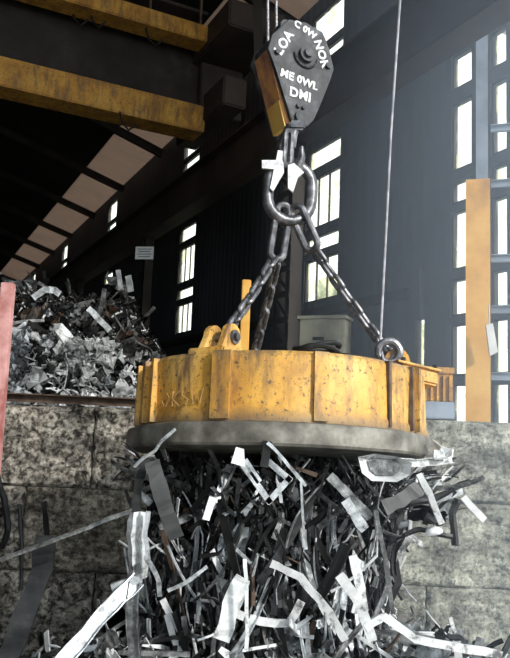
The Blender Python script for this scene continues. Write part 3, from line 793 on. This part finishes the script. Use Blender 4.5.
# right cluster
RC = [
 ('steel_channel', [(395, 462, 4.1), (420, 463, 4.2), (452, 459, 4.3)], .06, 'zinc', 'long white edge strip under the right rim of the magnet', channel_sec(.05, .03, .005)),
 ('steel_flat_bar', [(419, 474, 4.1), (430, 495, 4.1), (442, 523, 4.1)], .04, 'zinc', 'bright bar slanting down at the right of the scrap', rect(.04, .03)),
 ('steel_flat_bar', [(463, 497, 4.4), (485, 520, 4.4)], .04, 'zinc', 'short bright bar sticking out farthest right', rect(.045, .02)),
 ('bent_rod', [(395, 508, 4.2), (430, 500, 4.3), (468, 482, 4.4)], .05, 'dark', 'dark rod rising to the right across the right cluster', circ(.022, 6)),
 ('steel_plate_strip', [(384, 508, 4.0), (400, 500, 4.05), (420, 486, 4.1)], .11, 'platedark', 'dark bent plate in the right cluster below the tray', rect(.09, .015)),
 ('bent_rod', [(457, 500, 4.4), (452, 515, 4.4), (455, 545, 4.35)], .04, 'dark', 'dark hooked bar dangling at the right', circ(.025, 6)),
 ('steel_flat_bar', [(376, 510, 4.2), (382, 540, 4.2), (393, 614, 4.25)], .02, 'steel', 'long thin upright bar hanging right of the scrap column', rect(.028, .012)),
 ('steel_channel', [(436, 445, 4.4), (446, 457, 4.3), (434, 462, 4.2)], .1, 'zinc', 'crumpled white angle at the right rim of the magnet', angle_sec(.07, .01)),
 ('steel_flat_bar', [(330, 475, 4.1), (352, 500, 4.1), (372, 518, 4.1)], .06, 'steel', 'grey bar slanting down right below the tray', rect(.06, .02)),
 ('steel_plate_strip', [(345, 500, 4.05), (365, 530, 4.05)], .09, 'galv', 'pale torn plate in the middle right of the scrap', rect(.06, .01)),
 ('bent_rod', [(405, 535, 4.2), (420, 530, 4.2), (452, 536, 4.2)], .03, 'dark', 'short dark rod low in the right cluster', circ(.018, 6)),
 ('steel_flat_bar', [(270, 562, 3.9), (300, 578, 3.9), (330, 612, 3.9), (345, 640, 3.9)], .04, 'zinc', 'long pale bent strip curving down through the lower middle', rect(.045, .012)),
 ('steel_flat_bar', [(245, 558, 3.85), (247, 600, 3.85), (246, 650, 3.85)], .02, 'zinc', 'thin upright pale bar in the lower middle', rect(.022, .012)),
 ('steel_plate_strip', [(243, 578, 3.95), (230, 605, 3.95), (222, 640, 3.95)], .1, 'zinc', 'broad pale torn strip hanging in the lower middle', rect(.1, .012)),
 ('steel_flat_bar', [(340, 575, 3.9), (360, 605, 3.9), (372, 640, 3.9)], .06, 'zinc', 'pale strip fanning down at the lower right of the column', rect(.06, .012)),
 ('steel_flat_bar', [(352, 555, 3.95), (362, 590, 3.95), (364, 612, 3.95)], .05, 'zinc', 'upright bright strip at the right edge of the column', rect(.055, .012)),
 ('steel_flat_bar', [(365, 628, 3.9), (385, 618, 3.9), (415, 640, 3.95), (500, 654, 4.1)], .04, 'zinc', 'long bright strip lying low at the bottom right', rect(.045, .02)),
 ('steel_tube', [(206, 520, 3.95), (213, 497, 3.95)], .03, 'whitepaint', 'short white tube pair in the upper left of the column', rect(.045, .02)),
]
for nm, pts, wd, mat, lab, sec in RC:
    ribbon_px(nm, pts, wd, .01, mat, lab, sec=sec)
bm = new(); bmesh.ops.create_icosphere(bm, subdivisions=2, radius=.05); 
for v in bm.verts: v.co.z *= .5; v.co += Vector((noise.noise(v.co * 20), 0, noise.noise(v.co * 15))) * .02
add('dented_cap', bm, 'whitepaint', P(434, 531, 4.15), 'small white rounded cap low in the right cluster', 'scrap metal')

# repeated pieces: meshes made once per variant
def strip_mesh(kind, L, wd, bend):
    bm = new(); n = 7; pts = []; a = rnd(-.3, .3); x = 0; z = 0; d = 0
    kk = rnd(-bend, bend); kink = R.randint(2, 5); ka = rnd(-.9, .9) if R.random() < .45 else 0
    ang = 0; y = 0; pts = [Vector((0, 0, 0))]
    for i in range(n):
        ang += kk / n + (ka if i == kink else 0)
        pts.append(pts[-1] + Vector((math.sin(ang) * L / n, math.sin(ang * .7 + a) * L / n * .25, -math.cos(ang) * L / n)))
    c = sum(pts, Vector()) / len(pts); pts = [p - c for p in pts]
    s = {'flat': rect(wd, .008), 'angle': angle_sec(wd * .7, .006), 'rod': circ(wd * .25, 6), 'channel': channel_sec(wd, wd * .5, .006)}[kind]
    sweep(bm, pts, s, n0=(0, -1, 0), twist=rnd(-1.3, 1.3)); 
    bmesh.ops.recalc_face_normals(bm, faces=bm.faces[:])
    me = bpy.data.meshes.new('strip'); bm.to_mesh(me); bm.free(); return me
def sheet_mesh(sx, sz, amp, curl=0.):
    bm = new(); n = 9; g = []
    of = Vector((rnd(0, 50), rnd(0, 50), rnd(0, 50))); fd = rnd(0, PI)
    for i in range(n + 1):
        row = []
        for j in range(n + 1):
            p = Vector(((i / n - .5) * sx, 0, (j / n - .5) * sz))
            q = noise.noise_vector(p * (2.6 / max(sx, sz)) + of) * amp + noise.noise_vector(p * (8 / max(sx, sz)) + of) * amp * .4
            fold = abs((math.cos(fd) * p.x + math.sin(fd) * p.z)) * curl
            row.append(bm.verts.new(p + q + Vector((0, fold, 0))))
        g.append(row)
    drop = {(R.choice((0, n - 1)), R.randint(0, n - 1)) for _ in range(3)}
    for i in range(n):
        for j in range(n):
            if (i, j) in drop: continue
            bm.faces.new((g[i][j], g[i + 1][j], g[i + 1][j + 1], g[i][j + 1]))
    bmesh.ops.solidify(bm, geom=bm.faces[:], thickness=.006)
    bmesh.ops.recalc_face_normals(bm, faces=bm.faces[:])
    me = bpy.data.meshes.new('sheet'); bm.to_mesh(me); bm.free(); return me
def variants(fn, mats, n):
    out = {}
    for mname in mats:
        out[mname] = []
        for _ in range(n):
            me = fn(); me.materials.append(M[mname]); out[mname].append(me)
    return out
mats3 = ('galv', 'steel', 'dark', 'rust', 'zinc')
SV = {k: variants((lambda k=k: strip_mesh(k, rnd(.3, .75), rnd(.014, .06) if k != 'rod' else rnd(.02, .035), 1.0)), mats3, 8) for k in ('flat', 'angle', 'rod', 'channel')}
PV = variants(lambda: sheet_mesh(rnd(.06, .15), rnd(.12, .32), .07, rnd(0, 1.)), mats3, 9)
mats3 = ('galv', 'steel', 'dark', 'rust', 'zinc')
CV = variants(lambda: sheet_mesh(rnd(.25, .5), rnd(.2, .4), .3, rnd(0, 1.)), mats3, 12)
tone = {'zinc': 'white', 'galv': 'pale', 'steel': 'grey', 'dark': 'dark', 'rust': 'rusty'}
nm_of = {'flat': ('scrap_strip', 'flat strip'), 'angle': ('scrap_angle', 'angle offcut'), 'rod': ('scrap_rod', 'bent rod'), 'channel': ('scrap_channel', 'channel offcut')}
def put(name, me, loc, rot, scl, label, cat, group):
    o = bpy.data.objects.new(name, me); COL.objects.link(o); o.location = loc; o.rotation_euler = rot
    o.scale = (scl,) * 3; tag(o, label, cat, group); return o
# hanging tangle. column profile: half extents in world by height
MX = mc.x
def prof(z):
    """(xmin, xmax) of the hanging column at height z"""
    t = max(0, min(1, (2.1 - z) / 1.4))
    return MX - .93 - .0 * t, MX + (.95 - .28 * t)
def shard(bm, c, d, L, wd, mi):
    pd = d.orthogonal().normalized(); pd = (Matrix.Rotation(rnd(0, PI), 3, d) @ pd) * wd
    q = d.cross(pd).normalized() * .003; e_ = d.cross(pd).normalized() * (L * rnd(-.18, .18))
    k = rnd(.3, 1)
    A1 = [c - d * L / 2 - pd - q, c - d * L / 2 + pd - q, c + e_ + pd - q, c + e_ - pd - q]
    rows = []
    for base, ww in ((c - d * L / 2, 1), (c + e_, rnd(.7, 1.2)), (c + d * L / 2, k)):
        rows.append([bm.verts.new(base + v) for v in (-pd * ww - q, pd * ww - q, pd * ww + q, -pd * ww + q)])
    for a_, b_ in ((0, 1), (1, 2)):
        for j in range(4):
            f = bm.faces.new((rows[a_][j], rows[a_][(j + 1) % 4], rows[b_][(j + 1) % 4], rows[b_][j])); f.material_index = mi
    for rw in (rows[0], rows[2][::-1]):
        f = bm.faces.new(rw); f.material_index = mi
# dense dark swarf core (uncountable)
bm = new()
for i in range(4200):
    z = rnd(.45, ZB - .13); a, b_ = prof(z); cx, hx = (a + b_) / 2, (b_ - a) / 2 * .93
    th = rnd(0, 2 * PI); rr = math.sqrt(R.random())
    c = Vector((cx + hx * rr * math.cos(th), mc.y + .9 * rr * math.sin(th), z))
    d = Vector((rnd(-.5, .5), rnd(-.5, .5), rnd(-1, 1) * (2.2 if z < 1.6 else .8))).normalized()
    shard(bm, c, d, rnd(.08, .3), rnd(.005, .022), pick([(0, 6), (1, 2.6), (2, 1.7), (3, .4)]))
tag(ob('scrap_swarf', bm, 'dark', mats=['dark', 'steel', 'galv', 'rust']), 'dense dark tangle of small metal shreds inside the hanging column', 'scrap metal', kind='stuff')

def hang(n, kinds, tones, zr_, spread, group, lab, sz=(.8, 1.25), depthr=(-1, .2)):
    for i in range(n):
        z = rnd(*zr_); a, b_ = prof(z); cx, hx = (a + b_) / 2, (b_ - a) / 2
        th = rnd(PI * 1.0, PI * 2.0) if R.random() < .8 else rnd(0, PI)
        rr = R.random() ** .3
        c = Vector((cx + hx * rr * math.cos(th), mc.y + .9 * rr * math.sin(th), z))
        k = pick(kinds); t = pick(tones)
        # tone by place: paler to the outside of the column
        if k == 'plate': me = R.choice(PV[t]); nm, kn = 'scrap_plate', 'torn plate piece'
        else: me = R.choice(SV[k][t]); nm, kn = nm_of[k]
        lean = (c.x - MX) * .25
        rot = (rnd(-.5, .5) * spread, rnd(-1, 1) * spread + lean, rnd(-.9, .9))
        put(nm, me, c, rot, rnd(*sz), '%s %s %s' % (tone[t], kn, lab), 'scrap metal', '%s %ss %s' % (tone[t], kn, group))
K1 = [('flat', 4), ('angle', 2), ('rod', 2), ('channel', 1), ('plate', 3)]
hang(170, K1, [('zinc', 1.2), ('galv', 1.6), ('steel', 3), ('dark', 5), ('rust', .4)], (1.55, 2.02), .95, 'close under the magnet', 'jammed close under the magnet', (.6, 1.0))
hang(330, [('flat', 5), ('angle', 2), ('rod', 2), ('channel', 2), ('plate', 1.5)], [('zinc', 2.6), ('galv', 3), ('steel', 3.6), ('dark', 3.6), ('rust', .25)], (.75, 1.6), .36, 'in the lower hanging column', 'hanging in the lower part of the scrap column', (.75, 1.2))
# sticking out at right top and left top
for i in range(60):
    c = P(rnd(375, 455), rnd(466, 520), rnd(4.2, 5.4)); t = pick([('zinc', 4), ('galv', 2), ('steel', 3), ('dark', 4)]); k = pick([('flat', 3), ('rod', 2), ('angle', 2), ('plate', 1)])
    if k == 'plate': me = R.choice(PV[t]); nm, kn = 'scrap_plate', 'torn plate piece'
    else: me = R.choice(SV[k][t]); nm, kn = nm_of[k]
    put(nm, me, c, (rnd(-.4, .4), rnd(.7, 2.3) , rnd(-.5, .5)), rnd(.4, .75), '%s %s in the cluster under the right rim of the magnet' % (tone[t], kn), 'scrap metal', '%s %ss under the right rim' % (tone[t], kn))
for i in range(12):
    c = P(rnd(128, 160), rnd(452, 485), rnd(4.2, 5.0)); t = pick([('galv', 2), ('steel', 3), ('dark', 4)]); me = R.choice(SV['flat'][t])
    put('scrap_strip', me, c, (rnd(-.3, .3), rnd(1.1, 1.9), rnd(-.5, .5)), rnd(.35, .6), '%s flat strip sticking out under the left rim of the magnet' % tone[t], 'scrap metal', '%s strips under the left rim' % tone[t])

# floor pile under the column
def ph(x, y):
    d2 = ((x - MX - .15) / 2.3) ** 4 + ((y - 4.6) / 1.35) ** 2
    return (1.24 - .15 * abs(x - MX)) * math.exp(-d2) + .06 * noise.noise(Vector((x * 2, y * 2, 0)))
def mound(name, hf, x0, x1, y0, y1, n, mat, label, shards, shl, tones):
    bm = new(); g = []
    for i in range(n + 1):
        row = []
        for j in range(n + 1):
            x = x0 + (x1 - x0) * i / n; y = y0 + (y1 - y0) * j / n
            row.append(bm.verts.new((x, y, max(0.0, hf(x, y) - .08) + .0)))
        g.append(row)
    for i in range(n):
        for j in range(n): bm.faces.new((g[i][j], g[i + 1][j], g[i + 1][j + 1], g[i][j + 1]))
    for i in range(shards):
        x, y = rnd(x0, x1), rnd(y0, y1); h = hf(x, y)
        if h < .05: continue
        c = Vector((x, y, h - rnd(-.03, .08))); d = Vector((rnd(-1, 1), rnd(-1, 1), rnd(-.7, .9))).normalized()
        shard(bm, c, d, rnd(*shl), rnd(.006, .035), pick(tones(x, y, h)))
    tag(ob(name, bm, mat, mats=['dark', 'steel', 'zinc', 'rust']), label, 'scrap heap', kind='stuff')
mound('scrap_mound', ph, -2.9, 2.6, 2.9, 7.0, 40, 'dark', 'dark mound of small metal shreds on the floor under the magnet', 4000, (.06, .25), lambda x, y, h: [(0, 3), (1, 3), (2, 3), (3, .4)])
for i in range(190):
    x, y = MX + rnd(-1.9, 1.9), rnd(3.8, 5.6); t = pick([('zinc', 4), ('galv', 2), ('steel', 3.5), ('dark', 3), ('rust', .3)]); k = pick(K1)
    if k == 'plate': me = R.choice(PV[t]); nm, kn = 'scrap_plate', 'torn plate piece'
    else: me = R.choice(SV[k][t]); nm, kn = nm_of[k]
    put(nm, me, (x, y, ph(x, y) + .02), (rnd(-.5, .5), rnd(1.0, 2.1), rnd(-1.5, 1.5)), rnd(.7, 1.2), '%s %s lying on the floor heap under the magnet' % (tone[t], kn), 'scrap metal', '%s %ss on the floor heap' % (tone[t], kn))

# heap behind the wall
def sm(t): t = max(0, min(1, t)); return t * t * (3 - 2 * t)
def bh(x, y):
    side = sm((-.55 - x * 1.0 - (y - 8) * .02) / 1.7)
    h = 2.25 + 1.15 * sm((y - 8.1) / 1.0) + .75 * sm((y - 9.2) / 1.6)
    return sm((.25 - x) / .9) * max(0, 2.0 + (h - 2.0) * (.12 + .88 * side) + .12 * noise.noise(Vector((x * 1.6, y * 1.6, 3))))
mound('scrap_mound', bh, -5.6, .2, 8.12, 12.5, 40, 'dark', 'dark heap of small metal shreds behind the block wall at left', 7000, (.06, .26), lambda x, y, h: [(0, 2), (1, 2), (2, 8)] if y < 9.2 and h < 3.5 else [(0, 8), (1, 2), (2, .7), (3, .6)])
for i in range(285):
    front = R.random() < .66
    y = rnd(8.15, 9.15) if front else rnd(9.15, 11.6)
    x = rnd(-4.6, -.75) * (1 if front else 1.05)
    z = bh(x, y) + rnd(-.08, .08)
    pale = front and z < 3.45
    t = pick([('zinc', 6), ('galv', 4), ('steel', 1.5), ('dark', 1.2)]) if pale else pick([('galv', .9), ('steel', 2), ('dark', 7), ('rust', 1)])
    me = R.choice(CV[t]); 
    place = 'in the front of the heap behind the wall' if front else 'on the upper part of the heap behind the wall'
    put('crumpled_sheet', me, (x, y, z), (rnd(-1., .4), rnd(-PI, PI), rnd(-.9, .9)), rnd(.4, .8) if front else rnd(.5, 1.), '%s crumpled metal sheet %s' % (tone[t], place), 'scrap metal', '%s crumpled sheets %s' % (tone[t], place))
for i in range(60):
    y = rnd(8.4, 11.5); x = rnd(-4.8, -.7); t = pick([('galv', 1.5), ('steel', 2), ('dark', 4)]); k = pick([('flat', 3), ('rod', 1), ('channel', 1)])
    nm, kn = nm_of[k]
    put(nm, R.choice(SV[k][t]), (x, y, bh(x, y) + .1), (rnd(-.8, .8), rnd(-1.6, 1.6), rnd(-1.5, 1.5)), rnd(.9, 1.5), '%s %s poking out of the heap behind the wall' % (tone[t], kn), 'scrap metal', '%s %ss poking out of the heap' % (tone[t], kn))
# distinct ones on the heap
ribbon_px('curved_strip', [(108, 292, 10), (104, 298, 9.9), (100, 303, 9.9)], .1, .01, 'dark', 'dark tag of sheet on the crest of the heap')
ribbon_px('curved_strip', [(33, 298, 9.4), (45, 290, 9.4), (55, 290, 9.4), (60, 294, 9.4)], .12, .01, 'galv', 'pale arched strip at the left crest of the heap behind the wall')
ribbon_px('steel_flat_bar', [(88, 308, 8.8), (98, 318, 8.8), (110, 330, 8.75)], .1, .015, 'galv', 'pale blade-like strip slanting on the dark upper part of the heap')
ribbon_px('steel_flat_bar', [(118, 270, 10.5), (121, 290, 10.4)], .1, .015, 'galv', 'upright pale strip on the crest of the heap, left of the pair')
ribbon_px('steel_flat_bar', [(128, 276, 10.5), (131, 292, 10.4)], .13, .015, 'galv', 'upright pale strip on the crest of the heap, right of the pair')

# foliage outside the windows, faintly seen
def bush(loc, s):
    bm = new(); bmesh.ops.create_icosphere(bm, subdivisions=4, radius=1)
    for v in bm.verts:
        q = 1 + .35 * noise.fractal(v.co * 2.2 + Vector(loc), 1, 2, 4); v.co = Vector((v.co.x * s[0], v.co.y * s[1], v.co.z * s[2])) * q
    e = empty('tree', (loc[0], loc[1], -.2), 'leafy tree outside the far windows of the hall', 'tree', 'trees outside the windows')
    ob('crown', bm, 'foliage', e).location = (0, 0, loc[2])
    bm = new(); sweep(bm, [(0, 0, 0), (.1, 0, loc[2])], circ(.2, 8)); ob('trunk', bm, 'rust', e)
for s_, d_, z_ in ((24, 17, 5.5), (38, 19, 5), (52, 18, 6)):
    bush(tuple(W(s_, d_, z_)), (2.6, 2.6, 2.6))

# ------------------------------------------------------------------ haze
hm = bpy.data.materials.new('dusty_air'); hm.use_nodes = True; nt = hm.node_tree; nt.nodes.clear()
out = nt.nodes.new('ShaderNodeOutputMaterial'); vsn = nt.nodes.new('ShaderNodeVolumeScatter')
vsn.inputs['Color'].default_value = (.82, .9, 1, 1); vsn.inputs['Density'].default_value = .036
vsn.inputs['Color'].default_value = (.66, .8, 1, 1); vsn.inputs['Anisotropy'].default_value = 0.
tc = nt.nodes.new('ShaderNodeTexCoord'); sp = nt.nodes.new('ShaderNodeSeparateXYZ'); nt.links.new(tc.outputs['Object'], sp.inputs[0])
mr = nt.nodes.new('ShaderNodeMapRange'); mr.interpolation_type = 'SMOOTHSTEP'
mr.inputs['From Min'].default_value = -.2; mr.inputs['From Max'].default_value = 3.6; mr.inputs['To Min'].default_value = 0; mr.inputs['To Max'].default_value = .075
nt.links.new(sp.outputs[0], mr.inputs['Value']); nt.links.new(mr.outputs[0], vsn.inputs['Density'])
nt.links.new(vsn.outputs[0], out.inputs['Volume']); M['haze'] = hm
bm = new(); box(bm, W(7.7, 4.4, 4.6), (10.4, 5.0, 9.0), (u, w, Z1))
hz = tag(ob('dusty_haze', bm, 'haze'), 'thin bluish dusty haze drifting by the wall at the right of the hall', 'haze', kind='stuff')
# ------------------------------------------------------------------ light
wd_ = bpy.data.worlds.new('World'); sc.world = wd_; wd_.use_nodes = True
nt = wd_.node_tree; bg = nt.nodes['Background']
tc = nt.nodes.new('ShaderNodeTexCoord'); sp = nt.nodes.new('ShaderNodeSeparateXYZ'); nt.links.new(tc.outputs['Generated'], sp.inputs[0])
rp = ramp(nt, sp.outputs[2], [(0., (.95, .97, .93)), (.25, (.88, .96, 1.0)), (1., (.7, .85, 1.0))])
nt.links.new(rp.outputs[0], bg.inputs[0]); bg.inputs[1].default_value = 1.8
ld = bpy.data.lights.new('sun', 'SUN'); ld.energy = 3.3; ld.angle = D2R(5); ld.color = (1, .97, .92)
so = bpy.data.objects.new('sun', ld); COL.objects.link(so)
sd = Vector((-.62, .70, -.42))      # direction the light travels
so.rotation_euler = sd.to_track_quat('-Z', 'Y').to_euler()

vs_ = sc.view_settings
sc.display_settings.display_device = 'sRGB'
vs_.view_transform = 'Standard'; vs_.look = 'None'; vs_.gamma = 1; vs_.exposure = 0.12; vs_.use_curve_mapping = False
sc.cycles.volume_bounces = 1; sc.cycles.max_bounces = 8; sc.cycles.diffuse_bounces = 5; sc.cycles.transparent_max_bounces = 12
